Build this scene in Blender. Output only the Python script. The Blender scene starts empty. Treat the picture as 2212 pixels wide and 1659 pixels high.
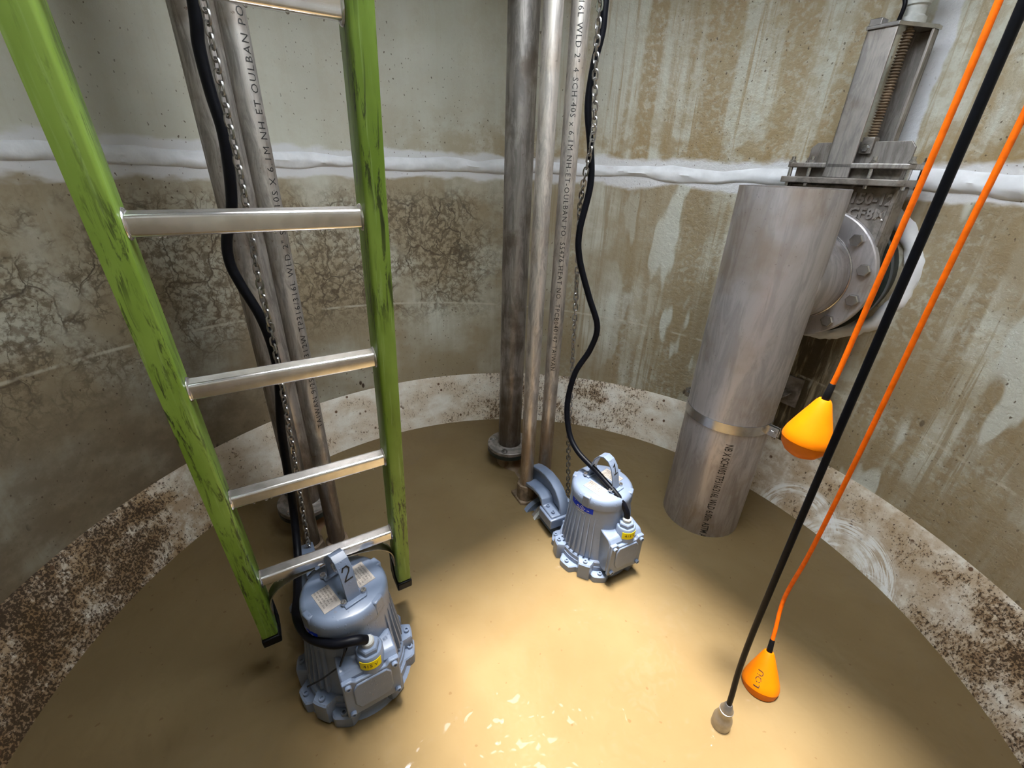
import bpy, math, random
from mathutils import Vector, Matrix, noise as mnoise
random.seed(7)
SC = bpy.context.scene
COL = SC.collection
PI = math.pi

# ------------------------------------------------------------------ camera
cam_d = bpy.data.cameras.new('camera'); cam = bpy.data.objects.new('camera', cam_d); COL.objects.link(cam)
cam_d.sensor_width = 36.0; cam_d.lens = 36.0 * 942.0 / 2212.0; cam_d.clip_start = 0.01
th, ro = .46227, .0343
F_ = Vector((0, math.cos(th), -math.sin(th))); U_ = Vector((0, math.sin(th), math.cos(th))); X_ = Vector((1, 0, 0))
r_ = math.cos(ro) * X_ + math.sin(ro) * U_; u_ = -math.sin(ro) * X_ + math.cos(ro) * U_
M = Matrix((r_, u_, -F_)).transposed().to_4x4(); M.translation = Vector((0, 0, 1.42))
cam.matrix_world = M
SC.camera = cam

# ------------------------------------------------------------------ sky, sun, exposure
w = bpy.data.worlds.new('sky'); SC.world = w; w.use_nodes = True
bg = w.node_tree.nodes['Background']; bg.inputs[0].default_value = (.86, .93, 1.0, 1); bg.inputs[1].default_value = 12.5
sun_d = bpy.data.lights.new('sun', 'SUN'); sun_d.energy = 15.0; sun_d.angle = math.radians(11); sun_d.color = (1, .95, .88)
sun = bpy.data.objects.new('sun', sun_d); COL.objects.link(sun)
SUN_DIR = Vector((.01, -.07, -1)).normalized()
sun.rotation_euler = SUN_DIR.to_track_quat('-Z', 'Y').to_euler()
sun.location = (-.5, 1.2, 6)
SC.cycles.max_bounces = 5; SC.cycles.diffuse_bounces = 3; SC.cycles.adaptive_threshold = .03; SC.cycles.glossy_bounces = 3; SC.cycles.transmission_bounces = 4; SC.cycles.caustics_reflective = False; SC.cycles.caustics_refractive = False
vs = SC.view_settings
vs.view_transform = 'Standard'; vs.look = 'None'; vs.gamma = 1.0; vs.use_curve_mapping = False; vs.exposure = 0.38

# ------------------------------------------------------------------ well dimensions
CX, CY, R, ZB, RW, ZT = .068, .959, 1.4945, .2737, 1.398, 1.422
HATCH = dict(c=(.27, .84), w=1.05, l=1.15, rot=math.radians(38), z=2.4)

# ------------------------------------------------------------------ material helpers
class NT:
    def __init__(s, name):
        s.m = bpy.data.materials.new(name); s.m.use_nodes = True
        s.t = s.m.node_tree; s.n = s.t.nodes; s.b = s.n['Principled BSDF']
    def new(s, k, **kw):
        n = s.n.new(k)
        for a, v in kw.items(): setattr(n, a, v)
        return n
    def put(s, sock, v):
        if hasattr(v, 'is_output'): s.t.links.new(v, sock)
        elif v is not None: sock.default_value = v
    def coord(s, kind='Object'):
        return s.new('ShaderNodeTexCoord').outputs[kind]
    def map(s, vec, scale=(1, 1, 1), loc=(0, 0, 0), rot=(0, 0, 0)):
        n = s.new('ShaderNodeMapping'); s.put(n.inputs[0], vec)
        n.inputs['Scale'].default_value = scale; n.inputs['Location'].default_value = loc; n.inputs['Rotation'].default_value = rot
        return n.outputs[0]
    def noise(s, vec, scale=5, detail=4, rough=.55, dist=0):
        n = s.new('ShaderNodeTexNoise'); s.put(n.inputs['Vector'], vec)
        n.inputs['Scale'].default_value = scale; n.inputs['Detail'].default_value = detail
        n.inputs['Roughness'].default_value = rough; n.inputs['Distortion'].default_value = dist
        return n.outputs['Fac']
    def voro(s, vec, scale, feature='DISTANCE_TO_EDGE'):
        n = s.new('ShaderNodeTexVoronoi', feature=feature); s.put(n.inputs['Vector'], vec); n.inputs['Scale'].default_value = scale
        return n.outputs['Distance']
    def step(s, v, a, b, lo=0., hi=1.):
        n = s.new('ShaderNodeMapRange', interpolation_type='SMOOTHSTEP'); s.put(n.inputs[0], v)
        n.inputs[1].default_value = a; n.inputs[2].default_value = b; n.inputs[3].default_value = lo; n.inputs[4].default_value = hi
        return n.outputs[0]
    def math(s, op, a, b=None, c=None):
        n = s.new('ShaderNodeMath', operation=op); s.put(n.inputs[0], a)
        if b is not None: s.put(n.inputs[1], b)
        if c is not None: s.put(n.inputs[2], c)
        return n.outputs[0]
    def mul(s, *a):
        o = a[0]
        for b in a[1:]: o = s.math('MULTIPLY', o, b)
        return o
    def mix(s, f, a, b):
        n = s.new('ShaderNodeMix', data_type='RGBA'); s.put(n.inputs[0], f)
        s.put(n.inputs[6], a if hasattr(a, 'is_output') else (*a, 1)); s.put(n.inputs[7], b if hasattr(b, 'is_output') else (*b, 1))
        return n.outputs[2]
    def sep(s, v):
        n = s.new('ShaderNodeSeparateXYZ'); s.put(n.inputs[0], v); return n.outputs
    def comb(s, x, y, z=0.):
        n = s.new('ShaderNodeCombineXYZ'); s.put(n.inputs[0], x); s.put(n.inputs[1], y); s.put(n.inputs[2], z); return n.outputs[0]
    def bump(s, h, strength=.3, dist=.01):
        n = s.new('ShaderNodeBump'); n.inputs['Strength'].default_value = strength; n.inputs['Distance'].default_value = dist
        s.put(n.inputs['Height'], h); s.put(s.b.inputs['Normal'], n.outputs[0])
    def out(s, col, rough=.5, metal=0., spec=None, coat=None):
        s.put(s.b.inputs['Base Color'], col if hasattr(col, 'is_output') else (*col, 1))
        s.put(s.b.inputs['Roughness'], rough); s.put(s.b.inputs['Metallic'], metal)
        if spec is not None: s.b.inputs['Specular IOR Level'].default_value = spec
        if coat: s.b.inputs['Coat Weight'].default_value = coat; s.b.inputs['Coat Roughness'].default_value = .12
        return s.m

def plain(name, col, rough=.5, metal=0., var=.25, scale=30, bump=0., spec=None, coat=None):
    n = NT(name); v = n.coord(); f = n.noise(v, scale, 5)
    c = n.mix(n.step(f, .3, .7), tuple(x * (1 - var) for x in col), tuple(min(1, x * (1 + var * .6)) for x in col))
    if bump: n.bump(n.noise(v, scale * 4, 3), bump, .003)
    return n.out(c, rough, metal, spec, coat)

# ---- walls (UV = metres round the wall, metres up; 0 faces straight ahead, + to the right)
def wall_material(name, lower):
    n = NT(name); uv = n.coord('UV'); s = n.sep(uv); u, v = s[0], s[1]
    big = n.noise(uv, 1.6, 3); med = n.noise(uv, 9, 4, .65); grit = n.noise(uv, 34, 4, .7)
    col = n.mix(n.step(big, .35, .7), (.60, .60, .52), (.50, .49, .415))
    # ochre runs: broad bands and thin trickles, thickest from the middle to the right
    st1 = n.noise(n.map(uv, (6.5, .30, 1)), 1.0, 4, .6, .25)
    st2 = n.noise(n.map(uv, (30, 1.1, 1), (3, 1, 0)), 1.0, 4, .65, .3)
    zone = n.step(u, -.35, .55, .10 if not lower else .28, 1.0)
    band = n.mul(n.step(st1, .45, .56), n.step(grit, .36, .56, .45, 1.0))
    thin = n.step(st2, .52, .64)
    col = n.mix(n.mul(zone, n.math('MAXIMUM', n.mul(band, .78), n.mul(thin, .66))), col, (.32, .205, .070) if not lower else (.225, .145, .055))
    patch_ = n.mul(n.step(n.math('ADD', n.mul(med, .6), n.mul(grit, .4)), .47, .58), n.step(u, .2, .9, .06, .55))
    col = n.mix(patch_, col, (.40, .335, .215))
    if lower:
        film_dim = n.mul(n.step(n.noise(uv, 2.3, 4), .34, .58), .78)  # brown film, deepened so the lower ring also looks more dimly lit
        col = n.mix(film_dim, col, (.30, .228, .13))
        # root-like hair cracks on the left
        warp = n.new('ShaderNodeVectorMath', operation='ADD'); n.put(warp.inputs[0], uv)
        nz = n.new('ShaderNodeTexNoise'); n.put(nz.inputs['Vector'], uv); nz.inputs['Scale'].default_value = 8; nz.inputs['Detail'].default_value = 5
        sc = n.new('ShaderNodeVectorMath', operation='SCALE'); n.put(sc.inputs[0], nz.outputs['Color']); sc.inputs['Scale'].default_value = .20
        n.put(warp.inputs[1], sc.outputs[0])
        w1 = n.map(warp.outputs[0], (1.5, .75, 1))
        cr = n.math('MAXIMUM', n.step(n.voro(w1, 5.0), .0, .04, 1, 0), n.mul(n.step(n.voro(w1, 14), .0, .06, 1, 0), .75))
        zc = n.mul(n.step(u, .0, -.45), n.step(v, .55, .85), n.step(v, 1.36, 1.20), n.step(n.noise(uv, 2.7, 4, .6), .37, .50))
        col = n.mix(n.mul(cr, zc, .92), col, (.05, .036, .022))
        col = n.mix(n.mul(zc, n.step(grit, .42, .60), .80), col, (.12, .088, .052))
        # grey-brown tone, darker low down on the left
        low_left = n.mul(n.step(u, -.6, -1.6), n.step(v, 1.05, .45), n.step(med, .30, .62, .6, 1.0), .85)
        col = n.mix(low_left, col, (.15, .112, .07))
        # dark trickle stains under the valve, with the drop pipe's shadow painted in
        trickle_shade = n.mul(n.step(u, 1.20, 1.30), n.step(u, 1.66, 1.50), n.step(v, 1.0, .78), n.step(n.noise(n.map(uv, (24, 2.4, 1)), 1, 4, .7), .34, .52))
        col = n.mix(n.mul(trickle_shade, .93), col, (.04, .028, .014))
        ln = n.mul(n.step(n.math('ABSOLUTE', n.math('SUBTRACT', n.math('ADD', v, n.mul(u, .06)), .70)), .008, .002), n.step(med, .4, .6), .6)
        col = n.mix(ln, col, (.62, .58, .48))
        pp = n.mul(n.step(n.noise(n.map(uv, (3.4, .8, 1), (5, 2, 0)), 1.3, 3), .58, .61), n.step(u, .3, .8), .85)
        col = n.mix(pp, col, (.58, .59, .53))
    # tan tide just above, and white smears round, the joint
    dz = n.math('SUBTRACT', v, ZT - .01)
    ab = n.math('ABSOLUTE', n.math('ADD', dz, n.mul(n.math('SUBTRACT', n.noise(n.map(uv, (4, 9, 1)), 1.2, 4), .5), .10)))
    if not lower:
        tide = n.mul(n.step(dz, .34, .05), n.step(u, -1.2, .1), n.step(med, .36, .58))
        col = n.mix(n.mul(tide, .72), col, (.31, .21, .085))
        # white sealed joint running up the right-hand wall
        du = n.math('ABSOLUTE', n.math('ADD', n.math('SUBTRACT', u, 1.50), n.mul(n.math('SUBTRACT', n.noise(n.map(uv, (2, 5, 1)), 1.5, 3), .5), .06)))
        col = n.mix(n.step(du, .040, .030), col, (.70, .71, .75))
    col = n.mix(n.mul(n.step(ab, .070, .048), .95), col, (.70, .70, .72))
    # specks and drips
    spk = n.step(n.noise(n.map(uv, (1, .7, 1)), 95, 1, .4), .70, .74)
    col = n.mix(n.mul(spk, n.step(big, .40, .55), .85), col, (.09, .06, .035))
    if lower:
        drop = n.step(n.voro(n.map(uv, (1, .55, 1)), 15, 'F1'), .14, .09)
        col = n.mix(n.mul(drop, n.step(n.noise(uv, 5.7, 1), .50, .58), n.step(v, .80, .5)), col, (.05, .03, .018))
    n.bump(n.mul(grit, n.step(u, .0, .9, .35, 1.6)), .55, .008)
    return n.out(col, n.step(med, .3, .7, .36, .6), 0, .4)

def bench_material():
    n = NT('bench_coating'); uv = n.coord('UV'); s = n.sep(uv); u, v = s[0], s[1]
    f1 = n.noise(n.map(uv, (1, 1.6, 1)), 5.0, 4, .62, .2); f2 = n.noise(n.map(uv, (1.2, .7, 1)), 60, 5, .78, .3); f3 = n.noise(uv, 130, 2, .6)
    col = n.mix(n.step(f1, .35, .62), (.80, .76, .68), (.62, .52, .40))
    mid = n.step(n.math('ABSOLUTE', n.math('SUBTRACT', u, .22)), .75, .25)
    dens = n.math('MAXIMUM', n.math('MAXIMUM', n.step(u, -1.75, -2.25, 0, 1.25), n.mul(mid, .62)), n.step(u, 2.0, 2.45, 0, .75))
    k = n.math('ADD', n.mul(f1, .42), n.math('ADD', n.mul(f2, .58), n.mul(dens, .125)))
    wash = n.mul(n.math('MAXIMUM', n.step(u, .8, 1.3, .25, 1.), n.step(u, -1.5, -2.0, 0., 1.3)), n.step(n.noise(uv, 11, 4, .7), .36, .60), .68)
    col = n.mix(wash, col, (.40, .27, .145))
    col = n.mix(n.mul(n.step(k, .560, .640), .78), col, (.20, .115, .05))
    col = n.mix(n.mul(n.step(n.math('ADD', n.mul(f3, .45), n.mul(k, .62)), .605, .655), .92), col, (.04, .022, .010))
    dots = n.mul(n.step(n.voro(uv, 19, 'F1'), .17, .11), n.step(n.noise(uv, 6.3, 1), .50, .58))
    col = n.mix(dots, col, (.13, .07, .035))
    # white brush sweeps on the right: streaks that follow an arc
    for (uu, vv, r0, r1) in ((1.95, -.06, .10, .25), (1.70, -.02, .13, .21), (2.10, -.10, .05, .16)):
        du, dv = n.math('SUBTRACT', u, uu), n.math('SUBTRACT', v, vv)
        rr = n.math('SQRT', n.math('ADD', n.mul(du, du), n.mul(dv, dv, 1.3))); an = n.math('ARCTAN2', dv, du)
        stv = n.noise(n.comb(n.mul(an, 1.6), n.mul(rr, 95), uu), 1.0, 3, .6, .5)
        m = n.mul(n.step(stv, .42, .54), n.step(rr, r0 * .8, r0), n.step(rr, r1, r1 * .86), n.step(n.noise(uv, 8, 2), .36, .50))
        col = n.mix(n.mul(m, .88), col, (.90, .89, .86))
    n.bump(n.math('ADD', f2, f3), .35, .004)
    return n.out(col, .55, 0, .35)

def water_material():
    n = NT('muddy_water'); v = n.coord('Object')
    f = n.noise(v, 2.2, 3); sp = n.step(n.noise(v, 55, 2, .3), .735, .76)
    col = n.mix(n.step(f, .3, .7), (.158, .108, .050), (.182, .130, .064))
    col = n.mix(n.mul(sp, .6), col, (.12, .07, .03))
    h = n.math('ADD', n.noise(v, 5.5, 2, .5, .8), n.mul(n.noise(v, 24, 1, .5, .6), .20))
    n.bump(h, .7, .02)
    n.b.inputs['IOR'].default_value = 1.33
    return n.out(col, .06, 0)

def steel(name, base, dirt, lo=.35, amount=.6, metal=.75, vert=True, scale=1., low=.58, tide=1.):
    n = NT(name); v = n.coord()
    a = n.noise(n.map(v, (26 * scale, 26 * scale, 4.2 * scale) if vert else (12, 12, 12)), 1.5, 5, .70, .6); b = n.noise(v, 7 * scale, 5); c = n.noise(v, 90, 4, .7)
    col = n.mix(n.step(a, .40, .62), tuple(x * 1.06 for x in base), tuple(x * low for x in base))
    col = n.mix(n.mul(n.step(b, .48, .66), amount), col, dirt)
    col = n.mix(n.mul(n.step(c, .64, .70), n.step(b, .40, .55), amount), col, (.06, .03, .012))
    if vert:
        tz = n.math('ADD', n.sep(v)[2], n.mul(n.math('SUBTRACT', b, .5), .5))
        col = n.mix(n.mul(n.step(tz, .50, .32), n.step(a, .25, .6, .55 * tide, .9 * tide)), col, tuple(x * .8 for x in dirt))
    n.bump(c, .08, .002)
    return n.out(col, n.step(a, .3, .7, lo, lo + .22), metal)

def rail_material():
    n = NT('green_fibreglass'); v = n.coord()
    a = n.noise(n.map(v, (85, 85, 9)), 1, 5, .75, .8); b = n.noise(n.map(v, (9, 9, 3)), 1, 4); g = n.noise(n.map(v, (120, 120, 6)), 1, 3, .6)
    col = n.mix(n.step(b, .35, .7), (.135, .235, .020), (.235, .365, .060))
    col = n.mix(n.mul(n.step(g, .55, .75), .30), col, (.42, .58, .26))
    col = n.mix(n.mul(n.step(a, .50, .60), n.step(n.noise(n.map(v, (14, 14, 3.5)), 1, 3), .40, .56), .95), col, (.018, .028, .008))
    return n.out(col, n.step(b, .3, .7, .30, .48), 0, .5)

def paint(name, col):
    n = NT(name); v = n.coord(); a = n.noise(v, 9, 5); dpl = n.step(n.voro(v, 75, 'F1'), .24, .16)
    c = n.mix(n.step(a, .4, .72), col, tuple(x * .82 for x in col))
    c = n.mix(n.mul(n.step(n.noise(v, 30, 6, .7), .60, .68), .35), c, (.22, .17, .11))
    n.bump(n.mul(dpl, n.step(n.noise(v, 11, 2), .5, .58)), .5, .002)
    return n.out(c, .30, 0, .5, .12)

MT = dict(
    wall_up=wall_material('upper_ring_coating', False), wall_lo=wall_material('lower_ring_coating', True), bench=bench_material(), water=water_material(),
    concrete=plain('raw_concrete', (.42, .41, .38), .8, bump=.3), sealant=plain('white_sealant', (.78, .79, .82), .55, var=.10, scale=14, bump=.35),
    pipe=steel('weathered_stainless', (.47, .44, .42), (.20, .15, .11), .34, .55), pipe_dark=steel('stained_stainless', (.36, .33, .31), (.13, .10, .075), .36, .75),
    pipe_pale=steel('pale_stainless', (.62, .57, .53), (.36, .26, .17), .36, .35), bigpipe=steel('dull_stainless', (.48, .455, .465), (.27, .18, .09), .36, .45, .6, scale=.6, low=.78, tide=.35),
    cast=steel('cast_stainless', (.30, .27, .245), (.13, .10, .075), .45, .6, .6, vert=False), chainsteel=plain('chain_steel', (.30, .29, .28), .30, .9, .2, 60), sensor=plain('sensor_steel', (.33, .32, .32), .32, .9, .15, 40), bright=plain('bright_stainless', (.50, .49, .49), .26, .9, .12, 60),
    rust=steel('rusty_iron', (.25, .18, .12), (.16, .075, .03), .6, .9, .3, vert=False), rail=rail_material(), alu=plain('ribbed_aluminium', (.74, .73, .74), .20, .9, .12, 40),
    blackplast=plain('black_plastic', (.005, .005, .006), .42, var=.2, spec=.15), rubber=plain('black_cable_sheath', (.0035, .004, .007), .42, var=.3, scale=60, spec=.15),
    pump=paint('grey_blue_paint', (.175, .220, .315)), orange=plain('orange_float_plastic', (.74, .185, .0), .45, var=.05, spec=.2), orange_cable=plain('orange_cable_sheath', (.88, .145, .002), .45, var=.15, scale=50, spec=.2),
    yellow=plain('yellow_label', (.85, .70, .0), .5, var=.03, spec=.15), blue=plain('blue_label', (.003, .035, .60), .5, var=.04, spec=.15), ink=plain('black_ink', (.012, .011, .011), .6, var=.05),
    paleplast=plain('pale_grey_casting', (.48, .49, .47), .45, var=.2, scale=40), white=plain('white_print', (.85, .87, .92), .45, var=.03), plate=plain('etched_nameplate', (.55, .50, .46), .42, .5, .3, 25), greenblack=plain('dark_coated_iron', (.015, .022, .02), .4, var=.3),
    red=plain('red_paint', (.42, .02, .01), .45, var=.3), tan_alu=plain('worn_strap_aluminium', (.34, .31, .25), .4, .8, .2, 40), grey_ring=plain('pale_grey_rubber', (.42, .43, .42), .5, var=.1),
    drop=None)
_n = NT('water_drop'); _n.b.inputs['Transmission Weight'].default_value = 1.0; _n.b.inputs['IOR'].default_value = 1.33; MT['drop'] = _n.out((1, 1, 1), .0)

# ------------------------------------------------------------------ mesh helpers
class MB:
    def __init__(s): s.v = []; s.f = []
    def add(s, vs, fs):
        o = len(s.v); s.v += [tuple(v) for v in vs]; s.f += [tuple(i + o for i in f) for f in fs]; return s
    def box(s, x0, x1, y0, y1, z0, z1):
        return s.add([(x, y, z) for x in (x0, x1) for y in (y0, y1) for z in (z0, z1)],
                     [(0, 1, 3, 2), (4, 6, 7, 5), (0, 4, 5, 1), (2, 3, 7, 6), (0, 2, 6, 4), (1, 5, 7, 3)])
    def lathe(s, prof, n=48, o=(0, 0, 0), axis='z', mod=None, closed=False):
        # prof: (radius, height) from bottom to top; ends capped unless radius 0 / closed
        vs, fs = [], []
        for r, h in prof:
            for i in range(n):
                a = 2 * PI * i / n; rr = r * (mod(a) if mod else 1); x, y = rr * math.cos(a), rr * math.sin(a)
                p = {'z': (x, y, h), 'y': (x, h, -y), 'x': (h, x, y)}[axis]
                vs.append((p[0] + o[0], p[1] + o[1], p[2] + o[2]))
        k = len(prof)
        for j in range(k if closed else k - 1):
            j2 = (j + 1) % k
            for i in range(n):
                i2 = (i + 1) % n; fs.append((j * n + i, j * n + i2, j2 * n + i2, j2 * n + i))
        if not closed:
            fs.append(tuple(range(n - 1, -1, -1))); fs.append(tuple((k - 1) * n + i for i in range(n)))
        return s.add(vs, fs)
    def cyl(s, p, q, r0, r1=None, n=16):
        r1 = r0 if r1 is None else r1; return s.tube([p, q], [r0, r1], n)
    def tube(s, path, rad, n=12, flat=None):
        P = [Vector(p) for p in path]; vs, fs = [], []
        t0 = (P[1] - P[0]).normalized(); up = Vector((0, 0, 1)) if abs(t0.z) < .9 else Vector((1, 0, 0))
        nrm = (up - t0 * up.dot(t0)).normalized()
        for i, p in enumerate(P):
            t = (P[min(i + 1, len(P) - 1)] - P[max(i - 1, 0)]).normalized()
            nrm = (nrm - t * nrm.dot(t)).normalized(); b = t.cross(nrm)
            r = rad[i] if isinstance(rad, (list, tuple)) else rad
            for k in range(n):
                a = 2 * PI * k / n; vs.append(p + nrm * (r * math.cos(a)) + b * (r * math.sin(a)))
        for i in range(len(P) - 1):
            for k in range(n):
                k2 = (k + 1) % n; fs.append((i * n + k, i * n + k2, (i + 1) * n + k2, (i + 1) * n + k))
        fs.append(tuple(range(n - 1, -1, -1))); fs.append(tuple((len(P) - 1) * n + k for k in range(n)))
        return s.add(vs, fs)
    def prism(s, poly, h0, h1, plane='xy'):
        # poly counter-clockwise in (a,b); extruded along the third axis
        def P(a, b, h): return {'xy': (a, b, h), 'xz': (a, h, b), 'yz': (h, a, b)}[plane]
        k = len(poly); vs = [P(a, b, h0) for a, b in poly] + [P(a, b, h1) for a, b in poly]
        fs = [tuple(range(k - 1, -1, -1)), tuple(range(k, 2 * k))] + [(i, (i + 1) % k, k + (i + 1) % k, k + i) for i in range(k)]
        return s.add(vs, fs)
    def torus(s, R0, r, o=(0, 0, 0), n=28, m=8, axis='z'):
        return s.lathe([(R0 + r * math.cos(2 * PI * j / m), r * math.sin(2 * PI * j / m)) for j in range(m)], n, o, axis, closed=True)
    def xf(s, mat):
        s.v = [tuple(mat @ Vector(v)) for v in s.v]; return s
    def mesh(s, name, mat, smooth=35):
        m = bpy.data.meshes.new(name); m.from_pydata(s.v, [], s.f); m.update()
        import bmesh
        b = bmesh.new(); b.from_mesh(m); bmesh.ops.recalc_face_normals(b, faces=b.faces); b.to_mesh(m); b.free()
        if smooth:
            m.polygons.foreach_set('use_smooth', [True] * len(m.polygons)); m.set_sharp_from_angle(angle=math.radians(smooth))
        if mat: m.materials.append(mat)
        return m
    def build(s, name, mat, parent=None, smooth=35, bevel=0., **tags):
        o = bpy.data.objects.new(name, s.mesh(name, MT[mat] if isinstance(mat, str) else mat, smooth)); COL.objects.link(o)
        if parent: o.parent = parent
        if bevel:
            b = o.modifiers.new('bevel', 'BEVEL'); b.width = bevel; b.segments = 2; b.limit_method = 'ANGLE'; b.angle_limit = math.radians(40); b.harden_normals = False
        for k, v in tags.items(): o[k] = v
        return o

def inst(mesh, name, parent, mat4=None, **tags):
    o = bpy.data.objects.new(name, mesh); COL.objects.link(o); o.parent = parent
    if mat4 is not None: o.matrix_local = mat4
    for k, v in tags.items(): o[k] = v
    return o
def thing(name, label, cat, loc=(0, 0, 0), rz=0, group=None):
    o = bpy.data.objects.new(name, None); COL.objects.link(o); o.location = loc; o.rotation_euler = (0, 0, rz); o.empty_display_size = .05
    o['label'] = label; o['category'] = cat
    if group: o['group'] = group
    return o
def spline(pts, k=8):
    P = [Vector(p) for p in pts]; P = [P[0] * 2 - P[1]] + P + [P[-1] * 2 - P[-2]]; out = []
    for i in range(1, len(P) - 2):
        a, b, c, d = P[i - 1:i + 3]
        for j in range(k):
            t = j / k; out.append(.5 * ((2 * b) + (c - a) * t + (2 * a - 5 * b + 4 * c - d) * t * t + (3 * b - a - 3 * c + d) * t ** 3))
    return out + [P[-2]]
def T(x=0, y=0, z=0): return Matrix.Translation((x, y, z))
def RX(a): return Matrix.Rotation(a, 4, 'X')
def RY(a): return Matrix.Rotation(a, 4, 'Y')
def RZ(a): return Matrix.Rotation(a, 4, 'Z')

def text_mb(txt, size, shear=0., cuts=0, bold=0., track=1.):
    """flat lettering as faces in the xy plane, centred"""
    import bmesh
    c = bpy.data.curves.new('lettering', 'FONT'); c.body = txt; c.size = size; c.align_x = 'CENTER'; c.align_y = 'CENTER'; c.shear = shear; c.resolution_u = 2; c.offset = bold; c.space_character = track
    o = bpy.data.objects.new('lettering_source', c); COL.objects.link(o)
    dg = bpy.context.evaluated_depsgraph_get(); dg.update(); me = bpy.data.meshes.new_from_object(o.evaluated_get(dg))
    bm = bmesh.new(); bm.from_mesh(me)
    for i in range(cuts):
        y = size * (-.5 + (i + .5) / cuts)
        bmesh.ops.bisect_plane(bm, geom=bm.verts[:] + bm.edges[:] + bm.faces[:], plane_co=(0, y, 0), plane_no=(0, 1, 0))
    mb = MB(); bm.verts.index_update(); mb.add([v.co for v in bm.verts], [[v.index for v in f.verts] for f in bm.faces]); bm.free()
    bpy.data.objects.remove(o); bpy.data.curves.remove(c); bpy.data.meshes.remove(me)
    return mb
def wrap_on_pipe(mb, rad, az, z, down=True):
    """letters run along a vertical pipe (down: read from top to bottom, tops of letters to the right)"""
    out = []
    for x, y, _ in mb.v:
        if down: a = az + y / rad; zz = z - x
        else: a = az - y / rad; zz = z + x
        out.append((rad * math.cos(a), rad * math.sin(a), zz))
    mb.v = out; return mb
def wrap_flat(mb, rad, az, z):
    """letters run round a vertical cylinder, upright"""
    mb.v = [(rad * math.cos(az + x / rad), rad * math.sin(az + x / rad), z + y) for x, y, _ in mb.v]; return mb
def patch(rad, a0, a1, z0, z1, n=14, t=.0008):
    vs = []; fs = []
    for i in range(n + 1):
        a = a0 + (a1 - a0) * i / n
        for rr in (rad, rad + t):
            for z in (z0, z1): vs.append((rr * math.cos(a), rr * math.sin(a), z))
    for i in range(n):
        b = i * 4; c = b + 4
        fs += [(b + 2, b + 3, c + 3, c + 2), (b + 1, b, c, c + 1), (b + 3, b + 1, c + 1, c + 3), (b, b + 2, c + 2, c)]
    fs += [(0, 1, 3, 2), (n * 4, n * 4 + 2, n * 4 + 3, n * 4 + 1)]
    return MB().add(vs, fs)

def hex_mesh(name, r, h, mat='bright', washer=0):
    mb = MB()
    if washer: mb.lathe([(washer, 0), (washer, .003)], 20)
    mb.lathe([(r, .0), (r, h * .85), (r * .86, h)], 6)
    return mb.mesh(name, MT[mat], 25)
def socket_mesh(name, r, h, mat='bright'):
    return MB().lathe([(r, 0), (r, h * .85), (r * .88, h), (r * .5, h), (r * .5, h * .35), (.0005, h * .35)], 14).mesh(name, MT[mat], 30)
HEX_M12 = hex_mesh('hex_bolt', .0105, .009, washer=.013)
HEX_M20 = hex_mesh('hex_bolt', .0215, .018, washer=.0)
HEX_M14 = hex_mesh('hex_bolt', .0125, .011, washer=.016)
HEX_M10 = hex_mesh('hex_bolt', .009, .008)
SOCK = socket_mesh('socket_bolt', .0078, .009)
SOCK_P = socket_mesh('socket_bolt', .0085, .010, 'pump')

# ------------------------------------------------------------------ the well: walls, benching, ceiling, water
def ring_wall(name, mat, z0, z1, ri, ro, nt=240, nz=12, prof=None):
    me = bpy.data.meshes.new(name); vs, fs, uvs = [], [], []
    rows = prof or [(ri, z0 + (z1 - z0) * j / nz) for j in range(nz + 1)]
    rows = rows + [(ro, rows[-1][1]), (ro, rows[0][1])]
    k = len(rows)
    for r, z in rows:
        for i in range(nt):
            a = PI / 2 - (2 * PI * i / nt - PI); vs.append((CX + r * math.cos(a), CY + r * math.sin(a), z))
    for j in range(k):
        j2 = (j + 1) % k
        for i in range(nt):
            i2 = (i + 1) % nt; fs.append((j * nt + i, j * nt + i2, j2 * nt + i2, j2 * nt + i))
            ua, ub = R * (2 * PI * i / nt - PI), R * (2 * PI * (i + 1) / nt - PI)
            uvs += [(ua, rows[j][1]), (ub, rows[j][1]), (ub, rows[j2][1]), (ua, rows[j2][1])]
    me.from_pydata(vs, [], fs); l = me.uv_layers.new(name='UVMap')
    for i, c in enumerate(uvs): l.data[i].uv = c
    me.polygons.foreach_set('use_smooth', [True] * len(me.polygons)); me.set_sharp_from_angle(angle=math.radians(30))
    me.materials.append(MT[mat]); o = bpy.data.objects.new(name, me); COL.objects.link(o); o['kind'] = 'structure'
    return o
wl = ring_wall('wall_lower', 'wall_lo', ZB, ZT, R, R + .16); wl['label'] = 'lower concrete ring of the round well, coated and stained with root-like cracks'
wu = ring_wall('wall_upper', 'wall_up', ZT, HATCH['z'], R, R + .16); wu['label'] = 'upper pale coated concrete ring of the round well with ochre runs'
be = ring_wall('floor_benching', 'bench', 0, 0, R, R + .16, prof=[(RW - .12, -.45), (RW - .03, -.09), (RW, 0), (RW + .024, .068), (RW + .048, .137), (RW + .072, .205), (R - .004, ZB - .002), (R - .002, ZB)])
be['label'] = 'sloping cream benching with brown grime between wall and water'
fl = MB().lathe([(RW - .05, -.55), (RW - .05, -.45)], 64, (CX, CY, 0)).build('floor', 'concrete', kind='structure')
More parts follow.
